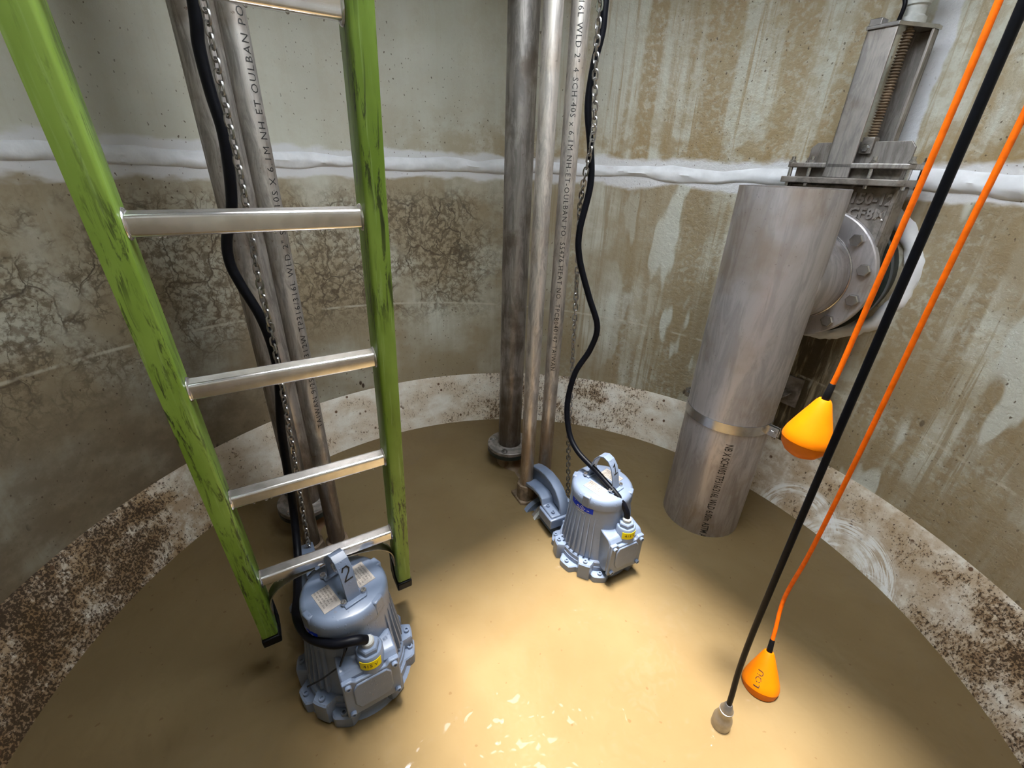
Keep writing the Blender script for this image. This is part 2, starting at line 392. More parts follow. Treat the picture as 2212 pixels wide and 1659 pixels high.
# unseen ceiling slab; its height and open hatch are shaped for the light pool
def ceiling():
    n = 96; z0, z1 = HATCH['z'], HATCH['z'] + .2; cx, cy = HATCH['c']; w2, l2, ro = HATCH['w'] / 2, HATCH['l'] / 2, HATCH['rot']
    mb = MB(); vs = []; fs = []
    for i in range(n):
        a = 2 * PI * i / n; c, s = math.cos(a), math.sin(a)
        k = min(w2 / max(abs(c), 1e-6), l2 / max(abs(s), 1e-6)); hx, hy = k * c, k * s
        inn = (cx + hx * math.cos(ro) - hy * math.sin(ro), cy + hx * math.sin(ro) + hy * math.cos(ro))
        out = (CX + (R + .16) * math.cos(a + ro), CY + (R + .16) * math.sin(a + ro))
        vs += [(*inn, z0), (*inn, z1), (*out, z1), (*out, z0)]
    for i in range(n):
        b, c = 4 * i, 4 * ((i + 1) % n)
        fs += [(b, b + 1, c + 1, c), (b + 1, b + 2, c + 2, c + 1), (b + 2, b + 3, c + 3, c + 2), (b + 3, b, c, c + 3)]
    return mb.add(vs, fs).build('ceiling', 'concrete', kind='structure', label='unseen concrete roof slab, its open access hatch shaped for the light pool')
ceiling()
# lumpy white sealant bead round the joint between the rings
def bead():
    nt, m = 700, 9; vs, fs = [], []
    for i in range(nt):
        a = 2 * PI * i / nt; p = Vector((math.cos(a) * 6, math.sin(a) * 6, 0))
        dz = .012 * mnoise.noise(p * .9) + .006 * mnoise.noise(p * 3.1); hh = .030 + .012 * mnoise.noise(p * 1.3 + Vector((5, 0, 0))); dp = .020 + .008 * mnoise.noise(p * 2.2 + Vector((0, 9, 0)))
        for j in range(m):
            t = -PI / 2 + PI * j / (m - 1); lump = 1 + .42 * mnoise.noise(Vector((math.cos(a) * 22, math.sin(a) * 22, j * .8))) + .22 * mnoise.noise(Vector((math.cos(a) * 70, math.sin(a) * 70, j * 1.6)))
            rr = R + .004 - dp * math.cos(t) * lump * (1.0 if t < 0.2 else .85); zz = ZT - .006 + dz + hh * math.sin(t)
            vs.append((CX + rr * math.cos(a), CY + rr * math.sin(a), zz))
    for i in range(nt):
        i2 = (i + 1) % nt
        for j in range(m - 1): fs.append((i * m + j, i2 * m + j, i2 * m + j + 1, i * m + j + 1))
        fs.append((i * m + m - 1, i2 * m + m - 1, i2 * m, i * m))
    return MB().add(vs, fs).build('trim_1', 'sealant', smooth=60, kind='structure', label='lumpy white sealant bead along the joint between the wall rings')
bead()
wt = MB().lathe([(RW + .03, -.40), (RW + .03, 0)], 96, (CX, CY, 0)).build('water', 'water', smooth=20)
wt['kind'] = 'stuff'; wt['label'] = 'muddy tan water filling the bottom of the well'; wt['category'] = 'water'

# ------------------------------------------------------------------ pipes, guide rails, discharge connections
def guide_rail(x, y, z0, mat, label, letter=None, down=True, az=None, zc=1.2):
    t = thing('guide_rail', label, 'pipe', (x, y, 0), 0, 'guide rails of the pumps')
    MB().lathe([(.0257, HATCH['z'] - .05), (.0257, z0), (.03015, z0), (.03015, HATCH['z'] - .05)], 32, closed=True).build('pipe', mat, t)
    if letter:
        wrap_on_pipe(text_mb(letter, .0255, cuts=5, track=1.22), .0306, az, zc, down).build('lettering', 'ink', t, 0, label='black stencilled pipe marking')
    return t
guide_rail(.083, 1.63, .07, 'pipe_pale', 'plain thin steel guide rail between the thick pipe and the lettered rail in the middle')
guide_rail(.172, 1.72, .09, 'pipe_pale', 'thin steel guide rail with black lettering beside the black cable in the middle', '316L WLD 2" 4 SCH-40S x 6.1M NH-ET-OULBAN PO. S5476 HEAT NO. TPCB040147 TAIWAN', True, math.radians(-95), 1.27)
guide_rail(-.755, 1.23, .07, 'pipe_dark', 'dark brown guide rail behind the chain at the left, between the two wider pipes')
guide_rail(-.665, 1.25, .07, 'pipe', 'grey guide rail with black lettering on its right side, behind the green ladder', 'TAIWAN 9/2STM A312W TP316/316L WLD 2" SCH-10S X 6.1M NH ET OULBAN PO', False, math.radians(-24), 1.17)

FLANGE_H = None
def discharge(x, y, zf, mat, label, az_base):
    t = thing('discharge_pipe', label, 'pipe', (x, y, 0), az_base, 'discharge pipes of the pumps')
    MB().lathe([(.0525, HATCH['z'] - .05), (.0525, zf), (.05715, zf), (.05715, HATCH['z'] - .05)], 40, closed=True).build('pipe', mat, t)
    fl = MB().lathe([(.0575, zf), (.060, zf + .004), (.066, zf), (.112, zf), (.114, zf - .002), (.114, zf - .018), (.058, zf - .018)], 48).build('flange', 'cast', t, label='stained upper flange ring')
    f2 = MB().lathe([(.06, zf - .021), (.114, zf - .021), (.114, zf - .040), (.06, zf - .040)], 48).build('counter_flange', 'greenblack', t)
    for k in range(4):
        a = math.radians(165 + 90 * k) - az_base; inst(HEX_M14, 'hex_bolt', fl, T(.093 * math.cos(a), .093 * math.sin(a), zf))
    # elbow turning from vertical under the flange towards the pump (local -y), partly under water
    path = [(0, 0, zf - .035), (0, 0, zf - .07)] + [(0, -.11 * (1 - math.cos(q)), zf - .07 - .11 * math.sin(q)) for q in [PI / 2 * k / 8 for k in range(1, 9)]] + [(0, -.22, zf - .18)]
    MB().tube(path, [.062] * 2 + [.066] * 8 + [.066], 28).build('elbow', 'rust', t, label='dark elbow dipping into the water')
    return t
discharge(-.003, 1.93, .115, 'pipe_dark', 'thick stained steel discharge pipe left of the two thin rails in the middle', math.radians(22))
discharge(-.87, 1.45, .115, 'pipe', 'grey steel discharge pipe furthest left behind the ladder and black cable', math.radians(38))

def base(gx, gy, hx, hy, rz, label):
    """pedestal that holds the two guide rail feet; local origin between the rails"""
    t = thing('rail_base', label, 'pipe fitting', ((gx + hx) / 2, (gy + hy) / 2, 0), rz, 'bases of the guide rails')
    c, s = math.cos(-rz), math.sin(-rz)
    for (x, y) in ((gx, gy), (hx, hy)):
        dx, dy = x - t.location.x, y - t.location.y; lx, ly = c * dx - s * dy, s * dx + c * dy
        MB().prism([(lx + .043 * math.cos(q), ly + .043 * math.sin(q)) for q in [PI / 4 * k + PI / 8 for k in range(8)]], .012, .095).build('rail_socket', 'rust', t, bevel=.004)
    MB().prism([(-.105, -.05), (-.085, -.065), (.085, -.065), (.105, -.05), (.105, .045), (-.105, .045)], -.012, .015).build('foot_plate', 'rust', t, bevel=.004)
    MB().box(-.02, .035, -.135, -.06, -.20, .05).build('stop_block', 'cast', t, bevel=.004)
    MB().box(-.032, -.020, -.110, -.085, -.02, .022).build('paint_mark', 'red', t, label='red paint mark')
    MB().lathe([(.082, -.150), (.122, -.150), (.122, -.166), (.082, -.166)], 48, (.01, 0, -.065), 'y', closed=True).build('sealing_ring', 'grey_ring', t)
    MB().lathe([(.07, -.02), (.07, -.13), (.118, -.13), (.118, -.149), (.02, -.149)], 40, (.01, 0, -.065), 'y').build('outlet_flange', 'cast', t)
    return t
base(.083, 1.63, .172, 1.72, math.radians(27.9), 'rusty rail base at the water beside the pump marked 1')
base(-.755, 1.23, -.665, 1.25, math.radians(33), 'rusty rail base half hidden behind the pump marked 2')

# ------------------------------------------------------------------ pumps
def lobed(r0, ears, r_ear, half):
    def m(a):
        k = 1.
        for e in ears:
            d = abs((a - e + PI) % (2 * PI) - PI)
            if d < half: k = max(k, r_ear / r0)
            elif d < half * 1.7: k = max(k, 1 + (r_ear / r0 - 1) * (1 - (d - half) / (half * .7)))
        return k
    return m
def pump(x, y, z, rz, num, label, blabel):
    t = thing('submersible_pump', label, 'pump', (x, y, z), rz, 'submersible pumps')
    MB().lathe([(.10, -.30), (.155, -.27), (.168, -.20), (.168, -.02), (.150, .0)], 56).build('volute', 'pump', t)
    e_lo = [math.radians(a) for a in (-168, -118, -20, 30, 80, 140)]; e_up = [math.radians(a) for a in (-140, -62 + 0, -10, 50, 110, 165)]
    lo = MB().lathe([(.151, -.012), (.151, .0), (.151, .026), (.146, .030)], 144, mod=lobed(.151, e_lo, .172, .15)).build('lower_ring', 'pump', t, 25)
    for e in e_lo: inst(SOCK_P, 'socket_bolt', lo, T(.158 * math.cos(e), .158 * math.sin(e), .029))
    MB().lathe([(.143, .028), (.143, .050)], 72).build('joint_ring', 'pump', t)
    up = MB().lathe([(.140, -.005), (.140, .045), (.140, .068), (.136, .073)], 144, mod=lobed(.140, e_up, .168, .13)).build('upper_ring', 'pump', t, 25)
    for e in e_up: inst(SOCK_P, 'socket_bolt', up, T(.153 * math.cos(e), .153 * math.sin(e), .072))
    hs = MB().lathe([(.131, .060), (.131, .072), (.127, .10), (.1135, .30), (.1135, .32)], 72).build('motor_housing', 'pump', t)
    for sgn in (-1, 1):
        for k in range(8):
            a = math.radians(-90 + sgn * (46 + k * 9.5)); c, s = math.cos(a), math.sin(a); tx, ty = -s, c
            vs = []
            for zz, rr, ww, pr in ((.088, .1275, .0052, .011), (.12, .1252, .0050, .0115), (.255, .1162, .0018, .003), (.27, .1150, .0010, .0002)):
                for q, p in ((-1, -.004), (1, -.004), (.6, pr), (-.6, pr)): vs.append((c * (rr + p) + tx * ww * q, s * (rr + p) + ty * ww * q, zz))
            fs = [(0, 1, 2, 3), (15, 14, 13, 12)] + [(4 * j + i, 4 * j + 4 + i, 4 * j + 4 + (i + 1) % 4, 4 * j + (i + 1) % 4) for j in range(3) for i in range(4)]
            MB().add(vs, fs).build('cooling_fin', 'pump', hs, 40)
    cap = MB().lathe([(.112, .300), (.1165, .304), (.1165, .326), (.1145, .338), (.109, .346), (.101, .350), (.02, .350)], 72).build('cap', 'pump', t)
    for a in (-158, -52, 22, 128):
        q = math.radians(a); MB().box(.093, .1170, -.016, .016, .300, .3495).xf(RZ(q)).build('cap_lug', 'pump', cap, bevel=.004)
    # strap handle, turned a little from the junction box direction
    hr = RZ(math.radians(14))
    ctr = [(-.060, .352), (-.056, .372), (-.049, .408), (-.038, .442), (-.020, .463), (0, .470), (.020, .463), (.038, .440), (.049, .406), (.055, .372), (.058, .352)]
    P = [Vector(p) for p in ctr]; lo_, hi_ = [], []
    for i, p in enumerate(P):
        d = (P[min(i + 1, 10)] - P[max(i - 1, 0)]).normalized(); nn = Vector((-d.y, d.x)); hi_.append(p + nn * .0028); lo_.append(p - nn * .0028)
    hd = MB().prism([tuple(p) for p in lo_] + [tuple(p) for p in reversed(hi_)], -.0185, .0185, 'yz').xf(hr).build('handle', 'pump', t, 30, bevel=.0012)
    for yy in (-.062, .060):
        MB().prism([(-.03, yy - .014), (.03, yy - .014), (.038, yy), (.03, yy + .016), (-.03, yy + .016)], .349, .356).xf(hr).build('handle_foot', 'pump', hd, bevel=.002)
        inst(SOCK, 'socket_bolt', hd, hr @ T(.029, yy + .002, .356)); inst(SOCK, 'socket_bolt', hd, hr @ T(-.027, yy + .004, .356))
    # painted number on the outer face of the front leg
    d = (P[3] - P[2]).normalized(); mid = (P[2] + P[3]) / 2 + Vector((-d.y, d.x)) * .0036 + d * .010
    ang = math.atan2(d.y, d.x)
    strokes = {'1': [[(-.008, .011), (.001, .020), (.001, -.020)], [(-.008, -.020), (.010, -.019)]],
               '2': [[(-.010, .010), (-.006, .019), (.004, .020), (.009, .012), (.006, .003), (-.003, -.008), (-.010, -.019), (.011, -.018)]]}[num]
    nm = MB()
    for st in strokes:
        for (ax, ay), (bx, by) in zip(st, st[1:]):
            dd = Vector((bx - ax, by - ay)).normalized(); e = dd * .0016; q = Vector((-dd.y, dd.x)) * .0021
            nm.add([(ax - e.x + q.x, ay - e.y + q.y, 0), (ax - e.x - q.x, ay - e.y - q.y, 0), (bx + e.x - q.x, by + e.y - q.y, 0), (bx + e.x + q.x, by + e.y + q.y, 0)], [(0, 1, 2, 3)])
    nm.xf(hr @ T(0, mid.x, mid.y) @ RX(ang)).build('number', 'ink', hd, 0, label='black handwritten number ' + num)
    # lifting shackle through the rear of the handle
    MB().torus(.021, .0035, n=24, m=8).xf(hr @ T(.004, .05, .385) @ RY(math.radians(70)) @ RX(.3)).build('shackle', 'bright', t, label='bright steel shackle')
    for sx in (-1, 1):
        pl = MB().box(-.024, .024, -.040, .040, .350, .3515).xf(hr @ T(sx * .052, -.004 + (.004 if sx > 0 else -.004), 0)).build('nameplate', 'plate', t, 0)
        rows = ['MOD 3085.183  SN 1910', 'PH 3  HZ 50  RPM 1445', 'V 415   A 4.6  KW 2.0', 'IP 68   MAX TEMP 40', 'CLASS H  WEIGHT 68 KG']
        for i, s_ in enumerate(rows):
            text_mb(s_, .0062).xf(hr @ T(sx * .052 - .016 + i * .008, 0, .3519) @ RZ(PI / 2)).build('lettering', 'ink', pl, 0)
    # junction box on the front
    jb = MB().prism([(-.09, .052), (-.150, .052), (-.160, .066), (-.160, .196), (-.148, .212), (-.10, .222), (-.09, .222)][::-1], -.066, .086, 'yz').build('junction_box', 'pump', t, 30, bevel=.005)
    MB().prism([(-.066, .050), (.086, .050), (.086, .197), (.060, .197), (.050, .186), (-.030, .186), (-.040, .197), (-.066, .197)], -.172, -.158, 'xz').build('box_cover', 'pump', jb, 30, bevel=.003)
    MB().prism([(-.03, .075), (.05, .075), (.062, .10), (.062, .16), (.05, .178), (-.03, .178), (-.042, .16), (-.042, .10)], -.1765, -.170, 'xz').build('cover_bulge', 'pump', jb, 30, bevel=.006)
    for (bx, bz) in ((-.052, .066), (.072, .066), (-.052, .182), (.072, .182)): inst(SOCK_P, 'socket_bolt', jb, T(bx, -.171, bz) @ RX(PI / 2))
    MB().lathe([(.038, .175), (.036, .238), (.033, .243)], 28, (.02, -.135, 0)).build('gland_boss', 'pump', jb)
    MB().lathe([(.029, .241), (.029, .256), (.026, .260)], 6, (.02, -.135, 0)).build('gland_nut', 'pump', jb, 25)
    MB().lathe([(.0165, .256), (.0165, .272), (.0135, .276)], 20, (.02, -.135, 0)).build('gland_collar', 'grey_ring', jb)
    a0 = math.radians(-90 - 12)
    vl = patch(.0372, a0 - .80, a0 + .80, .204, .234).xf(T(.02, -.135, 0)).build('voltage_label', 'yellow', t, 40, label='yellow printed label reading 415 V')
    wrap_flat(text_mb('415 V', .017), .0385, a0, .219).xf(T(.02, -.135, 0)).build('lettering', 'ink', vl, 0)
    text_mb('3085\n183', .014).xf(T(.062, -.112, .2205) @ RZ(math.radians(20)) @ RX(-.16)).build('cast_lettering', 'pump', jb, 0)
    # blue maker's label on the side, below the cap
    al = math.radians(-90 - 78)
    bl = patch(.1142, al - .46, al + .46, .262, .301).build('maker_label', 'blue', t, 40, label='blue maker label with white logo')
    wrap_flat(text_mb('FLYGT', .0135, .35), .1158, al, .285).build('logo', 'white', bl, 0)
    wrap_flat(MB().add([(-.036, .012, 0), (.006, .010, 0), (.036, .001, 0), (.006, -.008, 0), (-.02, -.009, 0), (-.02, -.0105, 0), (.006, -.0095, 0), (.040, .001, 0), (.006, .0118, 0), (-.036, .0135, 0)], [(0, 1, 8, 9), (1, 2, 7, 8), (2, 3, 6, 7), (3, 4, 5, 6)]), .1158, al, .285).build('logo_swoosh', 'white', bl, 0)
    wrap_flat(text_mb('a xylem brand', .0065), .1158, al, .268).build('lettering', 'white', bl, 0)
    # claw that hooks the pump on to its guide rails, at the back
    xo = -.06
    web = MB().prism([(.135, .085), (.225, .085), (.24, .112), (.30, .108), (.36, .09), (.392, .055), (.400, .10), (.395, .172), (.34, .196), (.28, .205), (.22, .198), (.175, .172), (.147, .135)], xo - .010, xo + .010, 'yz').build('claw_web', 'pump', t, 30, bevel=.003)
    oc = [(.400, .172), (.37, .186), (.33, .199), (.28, .207), (.23, .202), (.19, .186), (.16, .158), (.143, .122), (.138, .09)]
    P2 = [Vector(p) for p in oc]; a_, b_ = [], []
    for i, p in enumerate(P2):
        dd = (P2[min(i + 1, 8)] - P2[max(i - 1, 0)]).normalized(); nn = Vector((-dd.y, dd.x)); a_.append(p - nn * .004); b_.append(p + nn * .010)
    MB().prism([tuple(p) for p in a_] + [tuple(p) for p in reversed(b_)], xo - .022, xo + .022, 'yz').build('claw_rim', 'pump', t, 35, bevel=.003)
    MB().prism([(.135, .075), (.225, .075), (.228, .100), (.246, .122), (.30, .118), (.36, .100), (.398, .062), (.402, .080), (.37, .118), (.31, .136), (.25, .141), (.222, .130), (.212, .103), (.135, .100)], xo - .065, xo - .008, 'yz').build('claw_shelf', 'pump', t, 30, bevel=.004)
    MB().prism([(.352, .085), (.392, .06), (.400, .0), (.385, .0), (.372, .055)], xo - .06, xo - .045, 'yz').build('claw_hook', 'pump', t, 30, bevel=.002)
    pd = MB().prism([(.125, xo - .075), (.222, xo - .075), (.232, xo - .062), (.232, xo + .075), (.125, xo + .075)], .045, .092).xf(Matrix(((0, 1, 0, 0), (1, 0, 0, 0), (0, 0, 1, 0), (0, 0, 0, 1)))).build('outlet_flange', 'pump', t, 30, bevel=.004)
    for q in ((xo - .045, .200), (xo - .045, .158), (xo + .05, .18)): inst(SOCK_P, 'socket_bolt', pd, T(q[0], q[1], .100 if q[0] < xo else .092))
    MB().lathe([(.085, .12), (.085, .30), (.112, .30), (.112, .325), (.03, .325)], 36, (xo, 0, -.065), 'y').build('outlet_pipe', 'pump', t)
    return t
P1 = pump(.361, 1.336, 0, math.radians(27.9), '1', 'grey-blue submersible pump with the number 1 on its handle, near the middle', '')
P2_ = pump(-.450, .829, .012, math.radians(33), '2', 'grey-blue submersible pump with the number 2 on its handle, below the green ladder', '')

# ------------------------------------------------------------------ cables and chains of the pumps
def cable(name, pts, r, label, mat='rubber', cat='cable', k=8, n=12):
    sp = spline(pts, k); o = MB().tube(sp, r, n).build(name, mat, None, 60); o['label'] = label; o['category'] = cat; return o
c1 = [(.24, 1.60, 2.38), (.232, 1.59, 2.1), (.225, 1.58, 1.846), (.224, 1.58, 1.774), (.210, 1.58, 1.697), (.204, 1.58, 1.592), (.224, 1.58, 1.480), (.235, 1.58, 1.373), (.214, 1.58, 1.227), (.224, 1.58, 1.134), (.269, 1.57, 1.006), (.311, 1.56, .895), (.295, 1.56, .802), (.246, 1.55, .707), (.224, 1.53, .582), (.235, 1.49, .477), (.269, 1.43, .420), (.337, 1.345, .386), (.405, 1.258, .345), (.434, 1.233, .305), (.442, 1.226, .272)]
cable('power_cable', c1, .0112, 'black power cable looping down to the pump marked 1')
c2 = [(-.60, 1.15, 2.38), (-.645, 1.13, 2.0), (-.667, 1.12, 1.70), (-.678, 1.12, 1.625), (-.676, 1.12, 1.544), (-.669, 1.12, 1.474), (-.673, 1.12, 1.409), (-.683, 1.12, 1.340), (-.694, 1.12, 1.299), (-.722, 1.12, 1.233), (-.728, 1.12, 1.176), (-.714, 1.12, 1.123), (-.684, 1.12, 1.043), (-.670, 1.12, .964), (-.669, 1.12, .880), (-.679, 1.12, .805), (-.698, 1.12, .693), (-.710, 1.12, .554), (-.718, 1.12, .441), (-.716, 1.10, .339), (-.689, 1.03, .255), (-.655, .95, .243), (-.622, .88, .249), (-.585, .80, .262), (-.520, .735, .278), (-.440, .702, .302), (-.385, .712, .305), (-.362, .725, .288)]
pc2 = cable('power_cable', c2, .0125, 'black power cable behind the ladder curling round the pump marked 2')
tie = MB().tube(spline([(-.418, .712, .296), (-.405, .690, .30), (-.412, .684, .272), (-.425, .690, .235), (-.43, .694, .222), (-.422, .70, .245), (-.408, .716, .285), (-.418, .712, .296)], 6), .0028, 6)
tie.tube([(-.430, .694, .222), (-.47, .67, .205), (-.505, .655, .195)], 0.0022, 6).box(-.437, -.424, .689, .699, .214, .226)
tie.build('cable_tie', 'blackplast', pc2, 40)

def link_mesh():
    L, W, r = .0155, .0078, .0027; P = []
    for i in range(12):
        a = 2 * PI * i / 12; x = W * math.cos(a); z = (L - W) * (1 if math.sin(a) > 1e-6 else -1 if math.sin(a) < -1e-6 else 0) * .72 + W * math.sin(a); P.append(Vector((x, 0, z)))
    vs, fs, m = [], [], 5
    for i, p in enumerate(P):
        t = (P[(i + 1) % 12] - P[i - 1]).normalized(); n1 = Vector((0, 1, 0)); n2 = t.cross(n1)
        for k in range(m): a = 2 * PI * k / m; vs.append(p + n1 * (r * math.cos(a)) + n2 * (r * math.sin(a)))
    for i in range(12):
        for k in range(m): fs.append((i * m + k, i * m + (k + 1) % m, ((i + 1) % 12) * m + (k + 1) % m, ((i + 1) % 12) * m + k))
    return MB().add(vs, fs).mesh('chain_link', MT['chainsteel'], 60)
LINK = link_mesh()
def chain(pts, label):
    t = thing('lifting_chain', label, 'chain', pts[-1], 0, 'lifting chains of the pumps'); o = Vector(pts[-1])
    sp = spline(pts, 30); d = 0.; nxt = 0.; k = 0; pitch = .0198
    for a, b in zip(sp, sp[1:]):
        seg = (b - a).length
        while nxt <= d + seg:
            p = a.lerp(b, (nxt - d) / seg); q = (b - a).normalized().to_track_quat('Z', 'Y').to_matrix().to_4x4()
            inst(LINK, 'chain_link', t, Matrix.Translation(p - o) @ q @ RZ(math.radians(25 if k % 2 else 115) + .2 * math.sin(k * 1.7))); nxt += pitch; k += 1
        d += seg
    return t
chain([(.225, 1.56, 2.38), (.213, 1.55, 2.1), (.207, 1.55, 1.83), (.212, 1.55, 1.68), (.224, 1.55, 1.55), (.221, 1.55, 1.48), (.214, 1.56, 1.42), (.211, 1.585, 1.36), (.212, 1.612, 1.29), (.222, 1.62, 1.15), (.229, 1.62, 1.0), (.236, 1.61, .80), (.256, 1.61, .38), (.285, 1.62, .02)], 'steel lifting chain hanging beside the lettered rail to the pump marked 1')
chain([(-.62, 1.09, 2.38), (-.632, 1.09, 2.05), (-.630, 1.09, 1.70), (-.632, 1.09, 1.553), (-.634, 1.09, 1.36), (-.646, 1.09, 1.14), (-.650, 1.10, .987), (-.664, 1.10, .653), (-.684, 1.10, .331), (-.695, 1.10, .12), (-.70, 1.10, .0)], 'steel lifting chain behind the ladder rungs hanging to the pump marked 2')

# ------------------------------------------------------------------ ladder
ex = Vector((.859, .512, .006)).normalized(); ez = Vector((.061, -.114, .992)); ez = (ez - ex * ez.dot(ex)).normalized(); ey = ez.cross(ex)   # ey points away from the camera
lad = thing('ladder', 'green fibreglass ladder with ribbed aluminium rungs hanging over the water at left', 'ladder')
LM = Matrix((ex, ey, ez)).transposed().to_4x4(); LM.translation = Vector((-.502, .889, .418)); lad.matrix_world = LM
HW, FW, DP, TK = .1755, .040, .074, .0055     # half inner width, flange width, rail depth, thickness
VT = 2.1
for sg in (-1, 1):
    sec = [(0, -DP / 2 + .006), (.0018, -DP / 2 + .0018), (.006, -DP / 2), (FW, -DP / 2), (FW, -DP / 2 + TK), (TK + .003, -DP / 2 + TK), (TK, -DP / 2 + TK + .003), (TK, DP / 2 - TK), (FW, DP / 2 - TK), (FW, DP / 2), (.006, DP / 2), (.0018, DP / 2 - .0018), (0, DP / 2 - .006)]
    poly = [(sg * (HW + a), b) for a, b in sec]
    if sg < 0: poly = poly[::-1]
    rl = MB().prism(poly, -.215, VT).build('rail', 'rail', lad, 50)
    x0, x1 = sorted((sg * (HW - .004), sg * (HW + FW + .004)))
    MB().prism([(-DP / 2 - .004, -.255), (DP / 2 - .02, -.262), (DP / 2 + .006, -.245), (DP / 2 + .006, -.15), (DP / 2 - .012, -.14), (-.01, -.222), (-DP / 2 - .004, -.222)], x0, x1, 'yz').build('foot', 'blackplast', rl, 30, bevel=.004)
    # curved strap brace from the rail up to the lowest rung
    pth = [(.1735, -.150), (.1725, -.105), (.160, -.070), (.130, -.042), (.090, -.027), (.045, -.021)]
    PP = [Vector((p.x, p.y)) for p in spline([(a, b, 0) for a, b in pth], 5)]; A, B = [], []
    for i, p in enumerate(PP):
        dd = (PP[min(i + 1, len(PP) - 1)] - PP[max(i - 1, 0)]).normalized(); nn = Vector((-dd.y, dd.x)); A.append(p + nn * .0016); B.append(p - nn * .0016)
    MB().prism([(sg * p.x, p.y) for p in A] + [(sg * p.x, p.y) for p in reversed(B)], -.017, .017, 'xz').build('brace_strap', 'tan_alu', lad, 40)
# rung: rounded square with a ribbed top
def rung_profile():
    h = .0175; P = []
    for cx_, cz_, a0 in ((h - .007, -h + .007, -90), (h - .007, h - .006, 0)):
        for k in range(5): a = math.radians(a0 + 22.5 * k); rr = .007 if cz_ < 0 else .006; P.append((cx_ + rr * math.cos(a), cz_ + rr * math.sin(a)))
    for k in range(8):
        y = h - .008 - k * (2 * h - .016) / 7.5; P += [(y, h), (y - .0008, h - .0014), (y - .0016, h - .0014), (y - .0022, h)]
    for cx_, cz_, a0 in ((-h + .006, h - .006, 90), (-h + .007, -h + .007, 180)):
        for k in range(5): a = math.radians(a0 + 22.5 * k); rr = .007 if cz_ < 0 else .006; P.append((cx_ + rr * math.cos(a), cz_ + rr * math.sin(a)))
    return P
RUNG = MB().prism(rung_profile(), -HW - .002, HW + .002, 'yz').mesh('rung', MT['alu'], 30)
COLLAR = MB().lathe([(.0235, -.0015), (.0245, 0), (.0235, .0020), (.0215, .0035), (.018, .004)], 28, axis='x').mesh('collar', MT['alu'], 40)
DROP = MB().lathe([(.0004, -.0030), (.0022, -.0022), (.0030, -.0004), (.0026, .0012), (.0012, .0020)], 10).mesh('drop', MT['drop'], 60)
for k in range(7):
    rg = inst(RUNG, 'rung', lad, T(0, 0, .3048 * k))
    for sg in (-1, 1): inst(COLLAR, 'collar', rg, T(sg * (HW - .001), 0, 0) @ (Matrix.Identity(4) if sg < 0 else RZ(PI)))
    if k < 5:
        for j in range(9): inst(DROP, 'drop', rg, T(random.uniform(-.15, .15), -.014 + random.uniform(-.001, .006), -.0178))

# ------------------------------------------------------------------ drop pipe with valve on the right
NA = math.radians(-53.2 - 4)
GC = (.90, 1.58)
ZC = 1.085
dp = thing('drop_pipe', 'wide grey stainless drop pipe standing in the water at right', 'pipe', (*GC, 0), NA)
MB().lathe([(.1575, 1.388), (.1575, -.35), (.162, -.35), (.162, 1.388)], 80, closed=True).build('pipe', 'bigpipe', dp)
br = MB().lathe([(.1575, .02), (.162, .02), (.162, .236), (.1575, .236)], 72, (0, 0, ZC), 'y', closed=True).build('branch', 'bigpipe', dp)
MB().torus(.1645, .0045, (0, .233, ZC), 64, 8, 'y').build('weld_bead', 'bright', br)
bf = MB().lathe([(.158, .236), (.232, .236), (.236, .239), (.236, .262), (.158, .262)], 80, (0, 0, ZC), 'y', closed=True).build('flange', 'bigpipe', dp)
for k in range(12):
    a = 2 * PI * (k + .5) / 12; inst(HEX_M20, 'hex_bolt', bf, T(.204 * math.cos(a), .236, ZC + .204 * math.sin(a)) @ RX(PI / 2))
# stencilled marking: the side of the pipe that faces the camera
az = math.atan2(-GC[1], -GC[0]) - NA + math.radians(13)
wrap_on_pipe(text_mb('NB X SCH10S TP316/316L WLD 6.00m ASTM A31', .040, cuts=4, bold=.0004).xf(Matrix.Diagonal((.60, 1, 1, 1))), .1626, az, .225, True).build('lettering', 'ink', dp, 0, label='black stencilled pipe marking')

cl = thing('pipe_clamp', 'bolted steel band clamp round the wide drop pipe', 'clamp', (*GC, 0), NA)
zc0 = .545
MB().lathe([(.1625, zc0 - .02), (.1655, zc0 - .02), (.1655, zc0 + .02), (.1625, zc0 + .02)], 72, closed=True).build('band', 'bright', cl, label='bright steel band')
for aa in (math.radians(2), math.radians(182)):
    e1 = MB().box(.160, .205, -.010, -.006, zc0 - .02, zc0 + .02).box(.160, .205, .006, .010, zc0 - .02, zc0 + .02).xf(RZ(aa)).build('ear', 'bright', cl, 0, bevel=.001)
    inst(HEX_M12, 'hex_bolt', cl, RZ(aa) @ T(.188, -.010, zc0) @ RX(PI / 2)); inst(HEX_M12, 'hex_bolt', cl, RZ(aa) @ T(.188, .010, zc0) @ RX(-PI / 2))
MB().box(-.03, .03, .160, .455, zc0 - .022, zc0 - .014).box(-.06, .06, .440, .452, zc0 - .08, zc0 + .06).build('wall_bracket', 'cast', cl, 0, bevel=.002)

